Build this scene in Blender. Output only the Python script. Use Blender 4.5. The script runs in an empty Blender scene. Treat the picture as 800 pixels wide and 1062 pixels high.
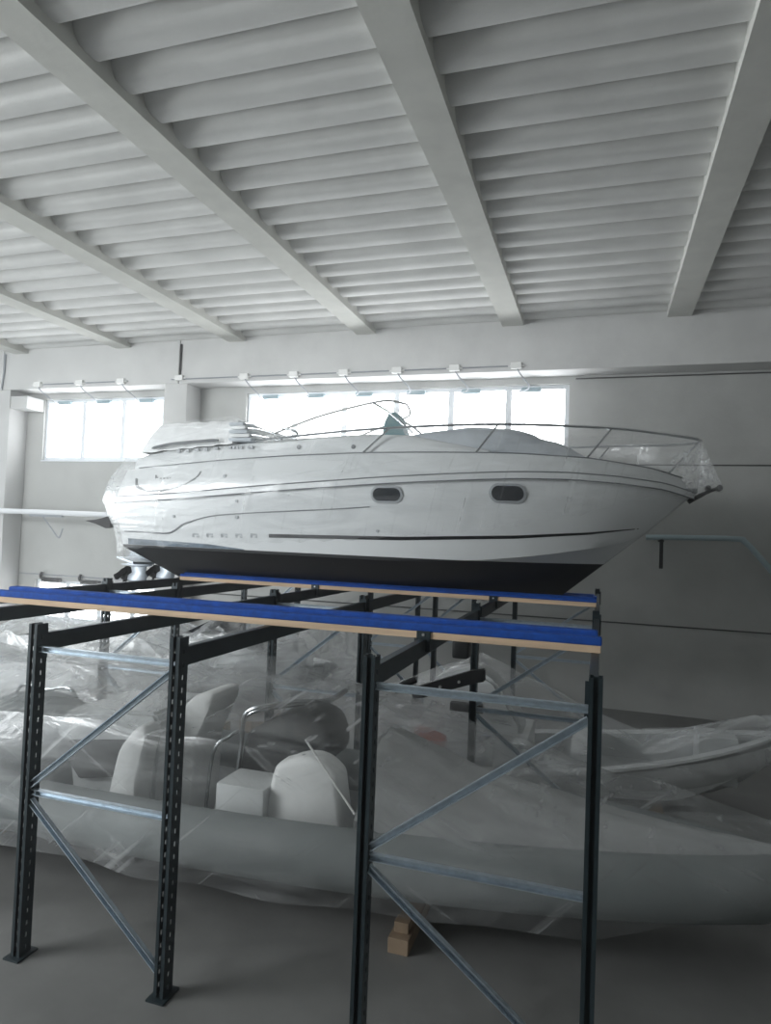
import bpy, bmesh, math, random
from mathutils import Vector, Matrix
from mathutils.bvhtree import BVHTree
random.seed(7)
sc = bpy.context.scene
COL = sc.collection
H = 2.75                      # eye height; many measures below are heights relative to the eye
EMPT = {}

# ------------------------------------------------------------------ materials
def mat(name, col, rough=.6, metal=0., noise=0., nscale=3., bump=0., bscale=30., stretch=(1, 1, 1), spec=.5):
    m = bpy.data.materials.new(name); m.use_nodes = True
    nt = m.node_tree; b = nt.nodes['Principled BSDF']
    b.inputs['Roughness'].default_value = rough; b.inputs['Metallic'].default_value = metal
    b.inputs['Specular IOR Level'].default_value = spec
    c = (*col, 1)
    b.inputs['Base Color'].default_value = c
    g = nt.nodes.new('ShaderNodeNewGeometry')
    mp = nt.nodes.new('ShaderNodeMapping'); mp.inputs['Scale'].default_value = stretch
    nt.links.new(g.outputs['Position'], mp.inputs['Vector'])
    if noise:
        n = nt.nodes.new('ShaderNodeTexNoise'); n.inputs['Scale'].default_value = nscale
        n.inputs['Detail'].default_value = 6; n.inputs['Roughness'].default_value = .6
        nt.links.new(mp.outputs[0], n.inputs['Vector'])
        r = nt.nodes.new('ShaderNodeValToRGB')
        r.color_ramp.elements[0].position = .3; r.color_ramp.elements[1].position = .7
        r.color_ramp.elements[0].color = tuple(max(0, v * (1 - noise)) for v in col) + (1,)
        r.color_ramp.elements[1].color = tuple(min(1, v * (1 + noise)) for v in col) + (1,)
        nt.links.new(n.outputs['Fac'], r.inputs[0]); nt.links.new(r.outputs[0], b.inputs['Base Color'])
    if bump:
        n2 = nt.nodes.new('ShaderNodeTexNoise'); n2.inputs['Scale'].default_value = bscale
        n2.inputs['Detail'].default_value = 4
        nt.links.new(mp.outputs[0], n2.inputs['Vector'])
        bp = nt.nodes.new('ShaderNodeBump'); bp.inputs['Strength'].default_value = bump
        bp.inputs['Distance'].default_value = .02
        nt.links.new(n2.outputs['Fac'], bp.inputs['Height']); nt.links.new(bp.outputs[0], b.inputs['Normal'])
    return m

def emis(name, col, s):
    m = bpy.data.materials.new(name); m.use_nodes = True
    b = m.node_tree.nodes['Principled BSDF']
    b.inputs['Base Color'].default_value = (*col, 1)
    b.inputs['Emission Color'].default_value = (*col, 1); b.inputs['Emission Strength'].default_value = s
    return m

def film_mat(name, lo, hi, stretch, scale=3., dense=None, bump=.6, streak=None, tint=(.93, .95, .96)):
    """thin polythene: mostly clear, milky where it is creased or doubled up"""
    m = bpy.data.materials.new(name); m.use_nodes = True
    nt = m.node_tree; N = nt.nodes; L = nt.links
    N.remove(N['Principled BSDF']); out = N['Material Output']
    g = N.new('ShaderNodeNewGeometry')
    mp = N.new('ShaderNodeMapping'); mp.inputs['Scale'].default_value = stretch
    mp.inputs['Rotation'].default_value = (.35, .5, .15)
    L.new(g.outputs['Position'], mp.inputs['Vector'])
    n = N.new('ShaderNodeTexNoise'); n.inputs['Scale'].default_value = scale; n.inputs['Detail'].default_value = 7
    n.inputs['Distortion'].default_value = 1.4
    L.new(mp.outputs[0], n.inputs['Vector'])
    n0 = N.new('ShaderNodeTexNoise'); n0.inputs['Scale'].default_value = .9; n0.inputs['Detail'].default_value = 2
    L.new(g.outputs['Position'], n0.inputs['Vector'])
    r = N.new('ShaderNodeValToRGB')
    e = r.color_ramp.elements
    e[0].position = .40; e[0].color = (lo, lo, lo, 1)
    e[1].position = .72; e[1].color = (hi, hi, hi, 1)
    L.new(n.outputs['Fac'], r.inputs[0])
    mr = N.new('ShaderNodeMapRange'); mr.inputs['From Min'].default_value = .3; mr.inputs['From Max'].default_value = .7
    mr.inputs['To Min'].default_value = .6; mr.inputs['To Max'].default_value = 1.3
    L.new(n0.outputs['Fac'], mr.inputs['Value'])
    mu = N.new('ShaderNodeMath'); mu.operation = 'MULTIPLY'; mu.use_clamp = True
    L.new(r.outputs[0], mu.inputs[0]); L.new(mr.outputs[0], mu.inputs[1])
    fac = mu.outputs[0]
    if dense:                     # doubled film gathered towards the stern
        sx = N.new('ShaderNodeSeparateXYZ'); L.new(g.outputs['Position'], sx.inputs[0])
        dm = N.new('ShaderNodeMapRange'); dm.inputs['From Min'].default_value = dense[0]; dm.inputs['From Max'].default_value = dense[1]
        dm.inputs['To Min'].default_value = dense[2]; dm.inputs['To Max'].default_value = 0
        L.new(sx.outputs['X'], dm.inputs['Value'])
        ad = N.new('ShaderNodeMath'); ad.operation = 'ADD'; ad.use_clamp = True
        L.new(fac, ad.inputs[0]); L.new(dm.outputs[0], ad.inputs[1]); fac = ad.outputs[0]
    if streak:                    # highlights along taut pull lines, put into the film's milkiness
        for ang, k in streak:
            m_ = N.new('ShaderNodeMapping'); m_.inputs['Rotation'].default_value = (0, ang, 0)
            m__ = N.new('ShaderNodeMapping'); m__.inputs['Scale'].default_value = (.45, 3, 13)
            L.new(g.outputs['Position'], m_.inputs['Vector']); L.new(m_.outputs[0], m__.inputs['Vector'])
            q = N.new('ShaderNodeTexNoise'); q.inputs['Scale'].default_value = 1.3; q.inputs['Detail'].default_value = 3
            L.new(m__.outputs[0], q.inputs['Vector'])
            qr = N.new('ShaderNodeMapRange'); qr.inputs['From Min'].default_value = .60; qr.inputs['From Max'].default_value = .78
            qr.inputs['To Max'].default_value = k
            L.new(q.outputs['Fac'], qr.inputs['Value'])
            ad = N.new('ShaderNodeMath'); ad.operation = 'ADD'; ad.use_clamp = True
            L.new(fac, ad.inputs[0]); L.new(qr.outputs[0], ad.inputs[1]); fac = ad.outputs[0]
    bp = N.new('ShaderNodeBump'); bp.inputs['Strength'].default_value = bump; bp.inputs['Distance'].default_value = .05
    L.new(n.outputs['Fac'], bp.inputs['Height'])
    d = N.new('ShaderNodeBsdfDiffuse'); d.inputs['Color'].default_value = (*tint, 1)
    t = N.new('ShaderNodeBsdfTranslucent'); t.inputs['Color'].default_value = (*tint, 1)
    gl = N.new('ShaderNodeBsdfGlossy'); gl.inputs['Roughness'].default_value = .22
    tr = N.new('ShaderNodeBsdfTransparent')
    for s in (d, t, gl): L.new(bp.outputs[0], s.inputs['Normal'])
    m1 = N.new('ShaderNodeMixShader'); m1.inputs[0].default_value = .5
    L.new(d.outputs[0], m1.inputs[1]); L.new(t.outputs[0], m1.inputs[2])
    m2 = N.new('ShaderNodeMixShader'); m2.inputs[0].default_value = .3
    L.new(m1.outputs[0], m2.inputs[1]); L.new(gl.outputs[0], m2.inputs[2])
    m3 = N.new('ShaderNodeMixShader')
    L.new(fac, m3.inputs[0]); L.new(tr.outputs[0], m3.inputs[1]); L.new(m2.outputs[0], m3.inputs[2])
    L.new(m3.outputs[0], out.inputs['Surface'])
    return m

M = {}
M['concrete'] = mat('concrete_wall', (.45, .455, .44), .85, noise=.10, nscale=1.1, bump=.15, bscale=14)
M['precast'] = mat('precast_concrete', (.58, .58, .57), .85, noise=.07, nscale=1.6, bump=.12, bscale=20)
M['joint'] = mat('panel_joint', (.07, .07, .07), .9)
M['sheet'] = mat('fibre_cement_sheet', (.70, .70, .68), .9, noise=.09, nscale=1.4, bump=.15, bscale=20)
M['beam'] = mat('ceiling_concrete', (.62, .62, .58), .9, noise=.09, nscale=2.2, bump=.12, bscale=18)
M['floor'] = mat('concrete_floor', (.20, .20, .195), .55, noise=.18, nscale=1.3, bump=.05, bscale=25)
M['alu'] = mat('window_aluminium', (.72, .75, .78), .4, .3)
M['steel_dark'] = mat('dark_painted_steel', (.024, .037, .043), .42, .25, noise=.2, nscale=8)
M['galv'] = mat('galvanised_steel', (.47, .54, .60), .35, .75, noise=.15, nscale=25)
M['zincbolt'] = mat('zinc_bolt', (.75, .75, .75), .3, .9)
M['plank'] = mat('pine_plank', (.68, .50, .34), .7, noise=.18, nscale=5, stretch=(.25, 4, 4))
M['blue'] = mat('blue_carpet_pad', (.004, .075, .40), .8, noise=.25, nscale=14, bump=.5, bscale=180)
M['gel'] = mat('white_gelcoat', (.74, .76, .765), .25, noise=.02, nscale=2)
M['vinyl'] = mat('white_vinyl', (.80, .81, .80), .55, noise=.04, nscale=4, bump=.2, bscale=8)
M['greyfabric'] = mat('grey_canvas', (.56, .60, .64), .85, noise=.08, nscale=4, bump=.4, bscale=9)
M['canvas'] = mat('white_canvas', (.86, .87, .87), .8, noise=.04, nscale=5, bump=.5, bscale=7)
M['inox'] = mat('stainless_steel', (.42, .44, .45), .22, .9)
M['darkline'] = mat('grey_line', (.17, .18, .19), .5)
M['midline'] = mat('mid_grey_line', (.27, .28, .29), .5)
M['softline'] = mat('soft_grey_line', (.40, .42, .44), .5)
M['blackstripe'] = mat('black_stripe', (.012, .013, .015), .4)
M['navyband'] = mat('grey_blue_band', (.11, .15, .19), .5, noise=.5, nscale=9)
M['black'] = mat('black_rubber', (.012, .013, .013), .55)
M['blackplastic'] = mat('black_plastic', (.015, .016, .017), .3)
M['tintglass'] = mat('tinted_glass', (.01, .014, .02), .08)
M['outdrive'] = mat('grey_drive_paint', (.50, .55, .60), .35, .2, noise=.1, nscale=9)
M['teal'] = mat('teal_vinyl', (.10, .24, .26), .5)
M['ribgrey'] = mat('grey_hypalon', (.22, .24, .24), .6, noise=.1, nscale=3)
M['white_grp'] = mat('white_fibreglass', (.62, .64, .64), .4, noise=.06, nscale=3)
M['darkcover'] = mat('charcoal_cover', (.035, .038, .038), .7, noise=.4, nscale=3)
M['coverlight'] = mat('pale_grey_cover', (.40, .41, .41), .7, noise=.1, nscale=3, bump=.4, bscale=6)
M['orange'] = mat('orange_red_fabric', (.50, .075, .03), .7, noise=.2, nscale=8)
M['timber'] = mat('cradle_timber', (.30, .22, .15), .8, noise=.25, nscale=4)
M['cable'] = mat('grey_cable', (.28, .30, .33), .5)
M['motor'] = mat('grey_motor_housing', (.26, .36, .40), .45)
M['pvc'] = mat('white_pvc', (.80, .80, .78), .4)
M['pipewhite'] = mat('pale_pipe', (.78, .80, .82), .35)
M['pipeblue'] = mat('blue_grey_pipe', (.40, .50, .53), .4, .3)
M['pane'] = emis('daylight_pane', (.95, .975, 1.0), 5.0)
M['film_boat'] = film_mat('clear_film_on_motorboat', .04, .30, (.5, 1, 2.0), 2.2, dense=(-6.15, -5.72, .42), bump=.3, streak=((1.35, .28), (.2, .15)))
M['film'] = film_mat('milky_film_on_boats', .26, .72, (.5, 1.6, 1.6), 2.2, streak=((.15, .4), (1.2, .4)))
M['film_front'] = film_mat('front_milky_film', .09, .42, (.4, 1.2, 1.5), 2.0, dense=(-7, -2.2, .34), streak=((.75, .5), (-.5, .25)))
M['film_fold'] = film_mat('crumpled_film', .12, .75, (2, 2, 1.2), 5, bump=1.)
M['film_thin'] = film_mat('thin_milky_film', .15, .52, (.5, 1.2, 1.8), 2.0)

def hull_paint():
    """white gelcoat with black antifouling below the waterline"""
    m = mat('hull_paint', (.74, .76, .765), .25)
    nt = m.node_tree; b = nt.nodes['Principled BSDF']
    g = nt.nodes.new('ShaderNodeNewGeometry'); s = nt.nodes.new('ShaderNodeSeparateXYZ')
    nt.links.new(g.outputs['Position'], s.inputs[0])
    lt = nt.nodes.new('ShaderNodeMath'); lt.operation = 'LESS_THAN'; lt.inputs[1].default_value = H - .243
    nt.links.new(s.outputs['Z'], lt.inputs[0])
    mx = nt.nodes.new('ShaderNodeMix'); mx.data_type = 'RGBA'
    mx.inputs['A'].default_value = (.74, .76, .765, 1); mx.inputs['B'].default_value = (.011, .012, .014, 1)
    nt.links.new(lt.outputs[0], mx.inputs['Factor']); nt.links.new(mx.outputs['Result'], b.inputs['Base Color'])
    r = nt.nodes.new('ShaderNodeMapRange'); r.inputs['To Min'].default_value = .25; r.inputs['To Max'].default_value = .65
    nt.links.new(lt.outputs[0], r.inputs['Value']); nt.links.new(r.outputs[0], b.inputs['Roughness'])
    return m
M['hull'] = hull_paint()

# ------------------------------------------------------------------ helpers
def thing(name, label, cat, loc=(0, 0, 0), group=None, kind=None):
    o = bpy.data.objects.new(name, None); COL.objects.link(o)
    o.empty_display_size = .1
    o.location = loc
    if label: o['label'] = label
    if cat: o['category'] = cat
    if group: o['group'] = group
    if kind: o['kind'] = kind
    return o

def wloc(o):
    v = Vector((0, 0, 0))
    while o is not None:
        v = v + Vector(o.location); o = o.parent
    return v

def obj(name, bm, m, parent=None, smooth=False, label=None):
    """bm is in world coordinates; the object is placed under its parent without moving"""
    if smooth:
        for f in bm.faces: f.smooth = True
    if parent is not None:
        bmesh.ops.translate(bm, verts=bm.verts, vec=-wloc(parent))
    bmesh.ops.recalc_face_normals(bm, faces=bm.faces)
    me = bpy.data.meshes.new(name); bm.to_mesh(me); bm.free()
    if smooth:
        try: me.set_sharp_from_angle(angle=math.radians(42))
        except Exception: pass
    me.materials.append(M[m] if isinstance(m, str) else m)
    o = bpy.data.objects.new(name, me); COL.objects.link(o)
    if parent is not None: o.parent = parent
    if label: o['label'] = label
    return o

def tag(o, label, cat, group=None, kind=None):
    """top-level single mesh: put its origin at its base and describe it"""
    vs = [v.co for v in o.data.vertices]
    lo = Vector((sum(v.x for v in vs) / len(vs), sum(v.y for v in vs) / len(vs), min(v.z for v in vs)))
    o.data.transform(Matrix.Translation(-lo)); o.location = lo
    o['label'] = label; o['category'] = cat
    if group: o['group'] = group
    if kind: o['kind'] = kind
    return o

def struct(name, bm, m, smooth=False):
    o = obj(name, bm, m, None, smooth); o['kind'] = 'structure'; return o

def copy_tree(o, parent=None):
    c = o.copy(); COL.objects.link(c)
    if parent is not None: c.parent = parent
    for ch in list(o.children): copy_tree(ch, c)
    return c

def box(bm, x0, x1, y0, y1, z0, z1, bev=0.):
    r = bmesh.ops.create_cube(bm, size=1)
    vs = r['verts']
    for v in vs:
        v.co = Vector((x0 + (v.co.x + .5) * (x1 - x0), y0 + (v.co.y + .5) * (y1 - y0), z0 + (v.co.z + .5) * (z1 - z0)))
    if bev:
        es = list({e for v in vs for e in v.link_edges})
        bmesh.ops.bevel(bm, geom=es, offset=bev, segments=2, affect='EDGES', profile=.6)
    return bm

def newbox(*a, **k): return box(bmesh.new(), *a, **k)

def tube(bm, pts, r, n=8, flat=1.0):
    """round bar along pts; r may be a list"""
    P = [Vector(p) for p in pts]; rings = []
    up = None
    for i, p in enumerate(P):
        a = P[max(i - 1, 0)]; b = P[min(i + 1, len(P) - 1)]
        t = (b - a).normalized()
        if up is None:
            ref = Vector((0, 0, 1)) if abs(t.z) < .9 else Vector((1, 0, 0))
            u = ref.cross(t).normalized()
        else:
            u = (up - t * up.dot(t)).normalized()
        up = u; w = t.cross(u)
        rr = r[i] if isinstance(r, (list, tuple)) else r
        rings.append([bm.verts.new(p + u * rr * math.cos(2 * math.pi * k / n) + w * rr * flat * math.sin(2 * math.pi * k / n)) for k in range(n)])
    for A, B in zip(rings, rings[1:]):
        for k in range(n): bm.faces.new((A[k], A[(k + 1) % n], B[(k + 1) % n], B[k]))
    bm.faces.new(rings[0][::-1]); bm.faces.new(rings[-1])
    return bm

def newtube(*a, **k): return tube(bmesh.new(), *a, **k)

def smooth_path(pts, n=6):
    """Catmull-Rom through pts"""
    P = [Vector(p) for p in pts]; out = []
    for i in range(len(P) - 1):
        p0 = P[max(i - 1, 0)]; p1 = P[i]; p2 = P[i + 1]; p3 = P[min(i + 2, len(P) - 1)]
        for k in range(n):
            t = k / n
            out.append(.5 * ((2 * p1) + (p2 - p0) * t + (2 * p0 - 5 * p1 + 4 * p2 - p3) * t * t + (3 * p1 - p0 - 3 * p2 + p3) * t ** 3))
    out.append(P[-1]); return out

def grid(bm, rows, close=False):
    R = [[bm.verts.new(p) for p in r] for r in rows]
    for A, B in zip(R, R[1:]):
        n = len(A)
        for k in range(n - (0 if close else 1)):
            q = [A[k], A[(k + 1) % n], B[(k + 1) % n], B[k]]
            try: bm.faces.new(q)
            except Exception: pass
    return R

def solid_bar(bm, a, b, w, h, up=(0, 0, 1)):
    """rectangular bar from a to b, w wide, h high"""
    a = Vector(a); b = Vector(b); t = (b - a).normalized(); u = Vector(up)
    s = t.cross(u).normalized(); u = s.cross(t).normalized()
    c = []
    for p in (a, b):
        c.append([bm.verts.new(p + s * w * i / 2 + u * h * j / 2) for i, j in ((-1, -1), (1, -1), (1, 1), (-1, 1))])
    for k in range(4): bm.faces.new((c[0][k], c[0][(k + 1) % 4], c[1][(k + 1) % 4], c[1][k]))
    bm.faces.new(c[0][::-1]); bm.faces.new(c[1])
    return bm

def interp(tab, x):
    if x <= tab[0][0]: return tab[0][1]
    for (a, p), (b, q) in zip(tab, tab[1:]):
        if x <= b:
            t = (x - a) / (b - a); return p + (q - p) * t
    return tab[-1][1]

def finish(bm):
    bmesh.ops.remove_doubles(bm, verts=bm.verts, dist=1e-4)
    return bm

# ------------------------------------------------------------------ hall
XL, XR = -15.5, 6.0
Y0, YB, YW = -3.0, 11.5, 12.0           # open front, beam face, wall face
def zr(z): return z + H

struct('floor', newbox(XL, XR, Y0, YW + .3, -.2, 0), 'floor')

# back wall with its three openings
LW = (-11.97, -8.82, 1.38, 2.74)         # upper left window  x0,x1,z0,z1 (relative to the eye)
BW = (-6.87, -.58, 1.38, 2.74)           # long window
LO = (-11.97, -8.55, -2.15, -1.27)       # low window
bm = bmesh.new()
xs = sorted({XL, XR, LW[0], LW[1], BW[0], BW[1], LO[0], LO[1]})
zs = sorted({-H, 4.6, LW[2], LW[3], LO[2], LO[3]})
for xa, xb in zip(xs, xs[1:]):
    for za, zb in zip(zs, zs[1:]):
        cx, cz = (xa + xb) / 2, (za + zb) / 2
        if any(o[0] < cx < o[1] and o[2] < cz < o[3] for o in (LW, BW, LO)): continue
        box(bm, xa, xb, YW, YW + .25, zr(za), zr(zb))
struct('wall_back', finish(bm), 'concrete')
# joints between the precast panels
bm = bmesh.new()
for z in (1.333, -1.315):
    for xa, xb in (((BW[1] if z > 1.3 and z < 1.4 else -7.5), XR),):
        box(bm, xa if z > 0 else -7.5, xb, YW - .006, YW + .01, zr(z) - .011, zr(z) + .011)
box(bm, BW[1] + .1, XR, YW - .012, YW + .01, zr(2.81), zr(2.832))
struct('trim_1', bm, 'joint')
struct('blocker_wall_front', newbox(-8.5, XR, Y0 - .2, Y0, 0, zr(4.3)), 'concrete')  # unseen, added behind the camera so light enters only from the left
struct('blocker_wall_right', newbox(XR, XR + .2, Y0, YW, 0, zr(4.3)), 'concrete')  # unseen, put in to hold back light and darken the right side

# edge beam, in lengths that meet over the pilasters
bm = bmesh.new()
for xa, xb in ((XL, -12.68), (-12.66, -8.15), (-8.13, XR)):
    box(bm, xa, xb, YB, YW + .2, zr(2.87), zr(4.4), .012)
struct('trim_2', bm, 'precast')
def pilaster(name, xa, xb):
    bm = newbox(xa, xb, YB, YW, 0, zr(2.87), .015)
    struct(name, bm, 'precast')
pilaster('pilaster_column', -8.46, -7.93)
pilaster('pilaster_column', -13.0, -12.44)
pilaster('pilaster_column', 3.6, 4.15)
struct('corbel_bracket', newbox(-12.44, -11.99, YB + .02, YW, zr(2.46), zr(2.73), .01), 'precast')

# ribbed ceiling: beams at 2.66 m with corrugated sheets between them
edges = [-14.65, -12.0, -9.33, -6.67, -4.0, -1.34, 1.28, 3.93]
for e in edges:
    bm = bmesh.new()
    w = .36
    prof = [(e - w, 3.65), (e, 3.65), (e, 3.86), (e + .03, 4.05), (e - w - .03, 4.05), (e - w, 3.86)]
    grid(bm, [[(x, Y0, zr(z)) for x, z in prof], [(x, YB + .1, zr(z)) for x, z in prof]], close=True)
    for f in (0, 1): bm.faces.new([v for v in bm.verts][f * 6:f * 6 + 6])
    struct('ceiling_beam', bm, 'beam')
bm = bmesh.new()
P = .425; prof = []
y = YB + .12
k = 0
while y > Y0:
    # lobe hanging down, then a narrow groove
    for f, z in ((0, 3.80), (.06, 3.765), (.16, 3.745), (.42, 3.74), (.60, 3.755), (.70, 3.80), (.78, 3.88), (.88, 3.905), (.95, 3.88)):
        prof.append((y - f * P, z))
    y -= P
rows = [[(x, yy, zr(z)) for yy, z in prof] for x in (XL, XR)]
grid(bm, rows)
rows2 = [[(x, yy, zr(z) + .05) for yy, z in prof] for x in (XL, XR)]
grid(bm, rows2)
struct('ceiling', bm, 'sheet', smooth=True)

# windows
def window(name, o, n, y0=YW + .06, splitx=None):
    x0, x1, z0, z1 = o
    t = thing(name, None, None, ((x0 + x1) / 2, y0, zr(z0)), kind='structure')
    fw = .075
    bm = bmesh.new()
    box(bm, x0, x1, y0, y0 + .08, zr(z1) - fw, zr(z1), .006); box(bm, x0, x1, y0, y0 + .08, zr(z0), zr(z0) + fw, .006)
    box(bm, x0, x0 + fw, y0, y0 + .08, zr(z0) + fw, zr(z1) - fw, .006); box(bm, x1 - fw, x1, y0, y0 + .08, zr(z0) + fw, zr(z1) - fw, .006)
    f = obj('frame', bm, 'alu', t); f['kind'] = 'structure'
    for i in range(1, n):
        x = x0 + (x1 - x0) * i / n
        q = obj('mullion', newbox(x - .055, x + .055, y0 + .002, y0 + .078, zr(z0) + fw, zr(z1) - fw, .006), 'alu', t); q['kind'] = 'structure'
    q = obj('pane', newbox(x0 + fw * .5, x1 - fw * .5, y0 + .035, y0 + .047, zr(z0) + fw * .5, zr(z1) - fw * .5), 'pane', t); q['kind'] = 'structure'
    q = obj('sill', newbox(x0, x1, YW - .03, y0 + .02, zr(z0) - .03, zr(z0) + .004, .004), 'alu', t); q['kind'] = 'structure'
    return t
window('window_1', LW, 3); window('window_2', BW, 6); window('window_3', LO, 4)

# ------------------------------------------------------------------ window openers, cables
def opener(x, z, y, label, jx, jz, jy, group):
    t = thing('window_opener', label, 'window opener', (x, y, z - .05), group)
    obj('motor_housing', newbox(x - .17, x + .17, y - .045, y + .045, z - .045, z + .035, .015), 'motor', t)
    obj('mounting_bracket', newbox(x - .04, x + .04, y + .03, YW + .075, z - .03, z + .01), 'galv', t)
    path = smooth_path([(jx + .02, jy, jz - .03), (jx + .08, jy + .05, jz - .13), (jx + .2, (jy + y) / 2, z - .02), (x - .28, y, z - .045), (x - .17, y, z - .01)], 5)
    obj('cable', newtube(path, .012, 6), 'cable', t, True)
    return t
JB = [-6.64, -5.59, -4.58, -3.56, -2.51, -1.44]
MX = [-6.32, -5.34, -4.35, -3.33, -2.30, -1.23]
nth = ['first', 'second', 'third', 'fourth', 'fifth', 'sixth']
def jbox(x, z, y, label):
    bm = newbox(x - .09, x + .09, y - .07, y, z - .05, z + .06, .012)
    tube(bm, [(x - .14, y - .03, z), (x - .09, y - .03, z)], .014, 6); tube(bm, [(x + .09, y - .03, z), (x + .14, y - .03, z)], .014, 6)
    tag(obj('junction_box', bm, 'pvc'), label, 'junction box', 'junction boxes along the concrete beam')
for i in range(6):
    opener(MX[i], zr(2.655), YW + .0, 'grey window opener motor with drooping cable, %s from the left over the long window' % nth[i], JB[i], zr(2.93), YB - .03, 'window openers')
    jbox(JB[i], zr(2.95), YB - .001, 'white junction box on the beam edge, %s from the left above the long window' % nth[i])
for i, (x, jx) in enumerate(((-11.40, -11.66), (-10.35, -10.55), (-9.25, -9.5))):
    opener(x, zr(2.655), YW + .0, 'grey window opener motor with cable, %s from the left over the three-pane window' % nth[i], jx, zr(2.93), YB - .03, 'window openers')
    jbox(jx, zr(2.95), YB - .001, 'white junction box on the beam edge, %s from the left above the three-pane window' % nth[i])
jbox(-8.10, zr(2.97), YB - .001, 'white junction box where a vertical conduit ends above the pilaster')
for i, (x, jx) in enumerate(((-11.45, -11.72), (-10.4, -10.66))):
    z = zr(-1.245); y = YW - .07
    t = thing('window_opener', 'dark window opener with bent bracket on the low window, %s of the pair' % ('left' if i == 0 else 'right'), 'window opener', (x, y, z - .1), 'low window openers')
    obj('motor_housing', newbox(x - .24, x + .24, y - .05, y + .05, z - .06, z + .03, .02), 'black', t)
    obj('arm', newtube(smooth_path([(x - .22, y, z - .02), (x - .30, y, z + .04), (x - .27, y, z + .14)], 5), .03, 7), 'black', t, True)
    obj('mounting_plate', newbox(x - .05, x + .05, y + .04, YW + .01, z - .03, z + .03), 'galv', t)
def conduit(pts, label, r=.013, m='cable'):
    tag(obj('cable_conduit', newtube(pts, r, 6), m, None, True), label, 'conduit')
conduit([(-8.3, YB - .02, zr(2.955)), (-1.3, YB - .02, zr(2.955))], 'thin grey conduit running along the beam above the long window')
conduit([(-11.8, YB - .02, zr(2.955)), (-9.35, YB - .02, zr(2.955))], 'thin grey conduit along the beam above the three-pane window')
conduit([(-8.1, YB - .02, zr(3.0)), (-8.1, YB - .02, zr(3.66))], 'dark vertical conduit rising from the pilaster to the ceiling', .02, 'black')
conduit([(-12.67, YB - .02, zr(2.90)), (-12.62, YB - .02, zr(3.3)), (-12.62, YB - .02, zr(3.66))], 'grey vertical conduit at the far left end of the beam', .018)
conduit([(-12.4, YW - .02, zr(-1.16)), (-9.0, YW - .02, zr(-1.16))], 'thin dark cable strung along the wall above the low window')

# ------------------------------------------------------------------ wall pipes
t = thing('wall_pipe', 'blue-grey pipe bending down along the wall beyond the bow', 'pipe', (1.6, 11.75, zr(-.4)))
obj('pipe', newtube(smooth_path([(.70, 11.75, zr(.125)), (1.2, 11.75, zr(.14)), (2.02, 11.75, zr(.15)), (2.14, 11.75, zr(.11)), (2.3, 11.75, zr(-.06)), (2.62, 11.75, zr(-.44)), (3.2, 11.75, zr(-1.1))], 6), .045, 10), 'pipeblue', t, True)
obj('hanger', newbox(.91, .965, 11.72, 11.775, zr(-.37), zr(.10), .006), 'black', t)
obj('wall_bracket', newbox(.90, .975, 11.73, YW + .01, zr(.06), zr(.11), .004), 'black', t)
obj('wall_bracket', newbox(2.60, 2.66, 11.73, YW + .01, zr(-.47), zr(-.42), .004), 'black', t)
t = thing('wall_pipe', 'pale horizontal pipe on the wall left of the stern', 'pipe', (-11.4, 11.3, zr(.1)))
yp = 11.25
obj('pipe', newtube([(-14.4, yp, zr(.205)), (-11, yp, zr(.20)), (-9.1, yp, zr(.185))], .058, 10), 'pipewhite', t, True)
obj('clip_bar', newbox(-11.45, -10.6, yp - .03, yp + .05, zr(.105), zr(.15), .01), 'cable', t)
obj('hanger_wire', newtube(smooth_path([(-11.12, yp, zr(.12)), (-10.85, yp, zr(-.15)), (-10.70, yp, zr(-.30)), (-10.64, yp, zr(-.29)), (-10.58, yp, zr(-.12))], 5), .014, 6), 'cable', t, True)
for x in (-12.2, -9.6):
    obj('wall_bracket', newbox(x - .03, x + .03, yp, YW + .02, zr(.17), zr(.23), .004), 'galv', t)
bm = bmesh.new()
fin = [(-9.97, .06), (-9.72, .085), (-9.55, .12), (-9.42, .16), (-9.36, .10), (-9.35, -.06), (-9.45, -.08), (-9.7, .0)]
grid(bm, [[(x, yp - .07, zr(z)) for x, z in fin], [(x, yp + .05, zr(z)) for x, z in fin]], close=True)
bm.verts.ensure_lookup_table()
bm.faces.new(bm.verts[0:8]); bm.faces.new(bm.verts[8:16][::-1])
obj('end_shoe', bm, 'black', t, label='black pointed end shoe under the pipe')

# ------------------------------------------------------------------ storage rack
ZT = zr(-.655)                 # top of the posts
def post_mesh(x, y):
    """slotted upright: perforated webs facing the bays, grooved flanges facing front and back"""
    bm = bmesh.new(); w, d = .033, .046
    z0 = .012
    pitch = .075; hw = .008; hh = .014
    for sx in (-1, 1):
        X = x + sx * w; X2 = x + sx * (w - .004)
        xa, xb = min(X, X2), max(X, X2)
        for c in (-.026, .026):
            pass
        box(bm, xa, xb, y - d, y - hw, z0, ZT)
        box(bm, xa, xb, y + hw, y + d, z0, ZT)
        z = z0; last = z0
        while z + pitch < ZT:
            zc = z + pitch * .6
            box(bm, xa, xb, y - hw, y + hw, last, zc - hh)
            last = zc + hh; z += pitch
        box(bm, xa, xb, y - hw, y + hw, last, ZT)
    for sy in (-1, 1):
        Y = y + sy * d; Y2 = y + sy * (d - .004)
        ya, yb = min(Y, Y2), max(Y, Y2)
        box(bm, x - w + .004, x - .012, ya, yb, z0, ZT)
        box(bm, x + .012, x + w - .004, ya, yb, z0, ZT)
        box(bm, x - .014, x + .014, y + sy * .012 - .002, y + sy * .012 + .002, z0, ZT)
    return bm

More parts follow.
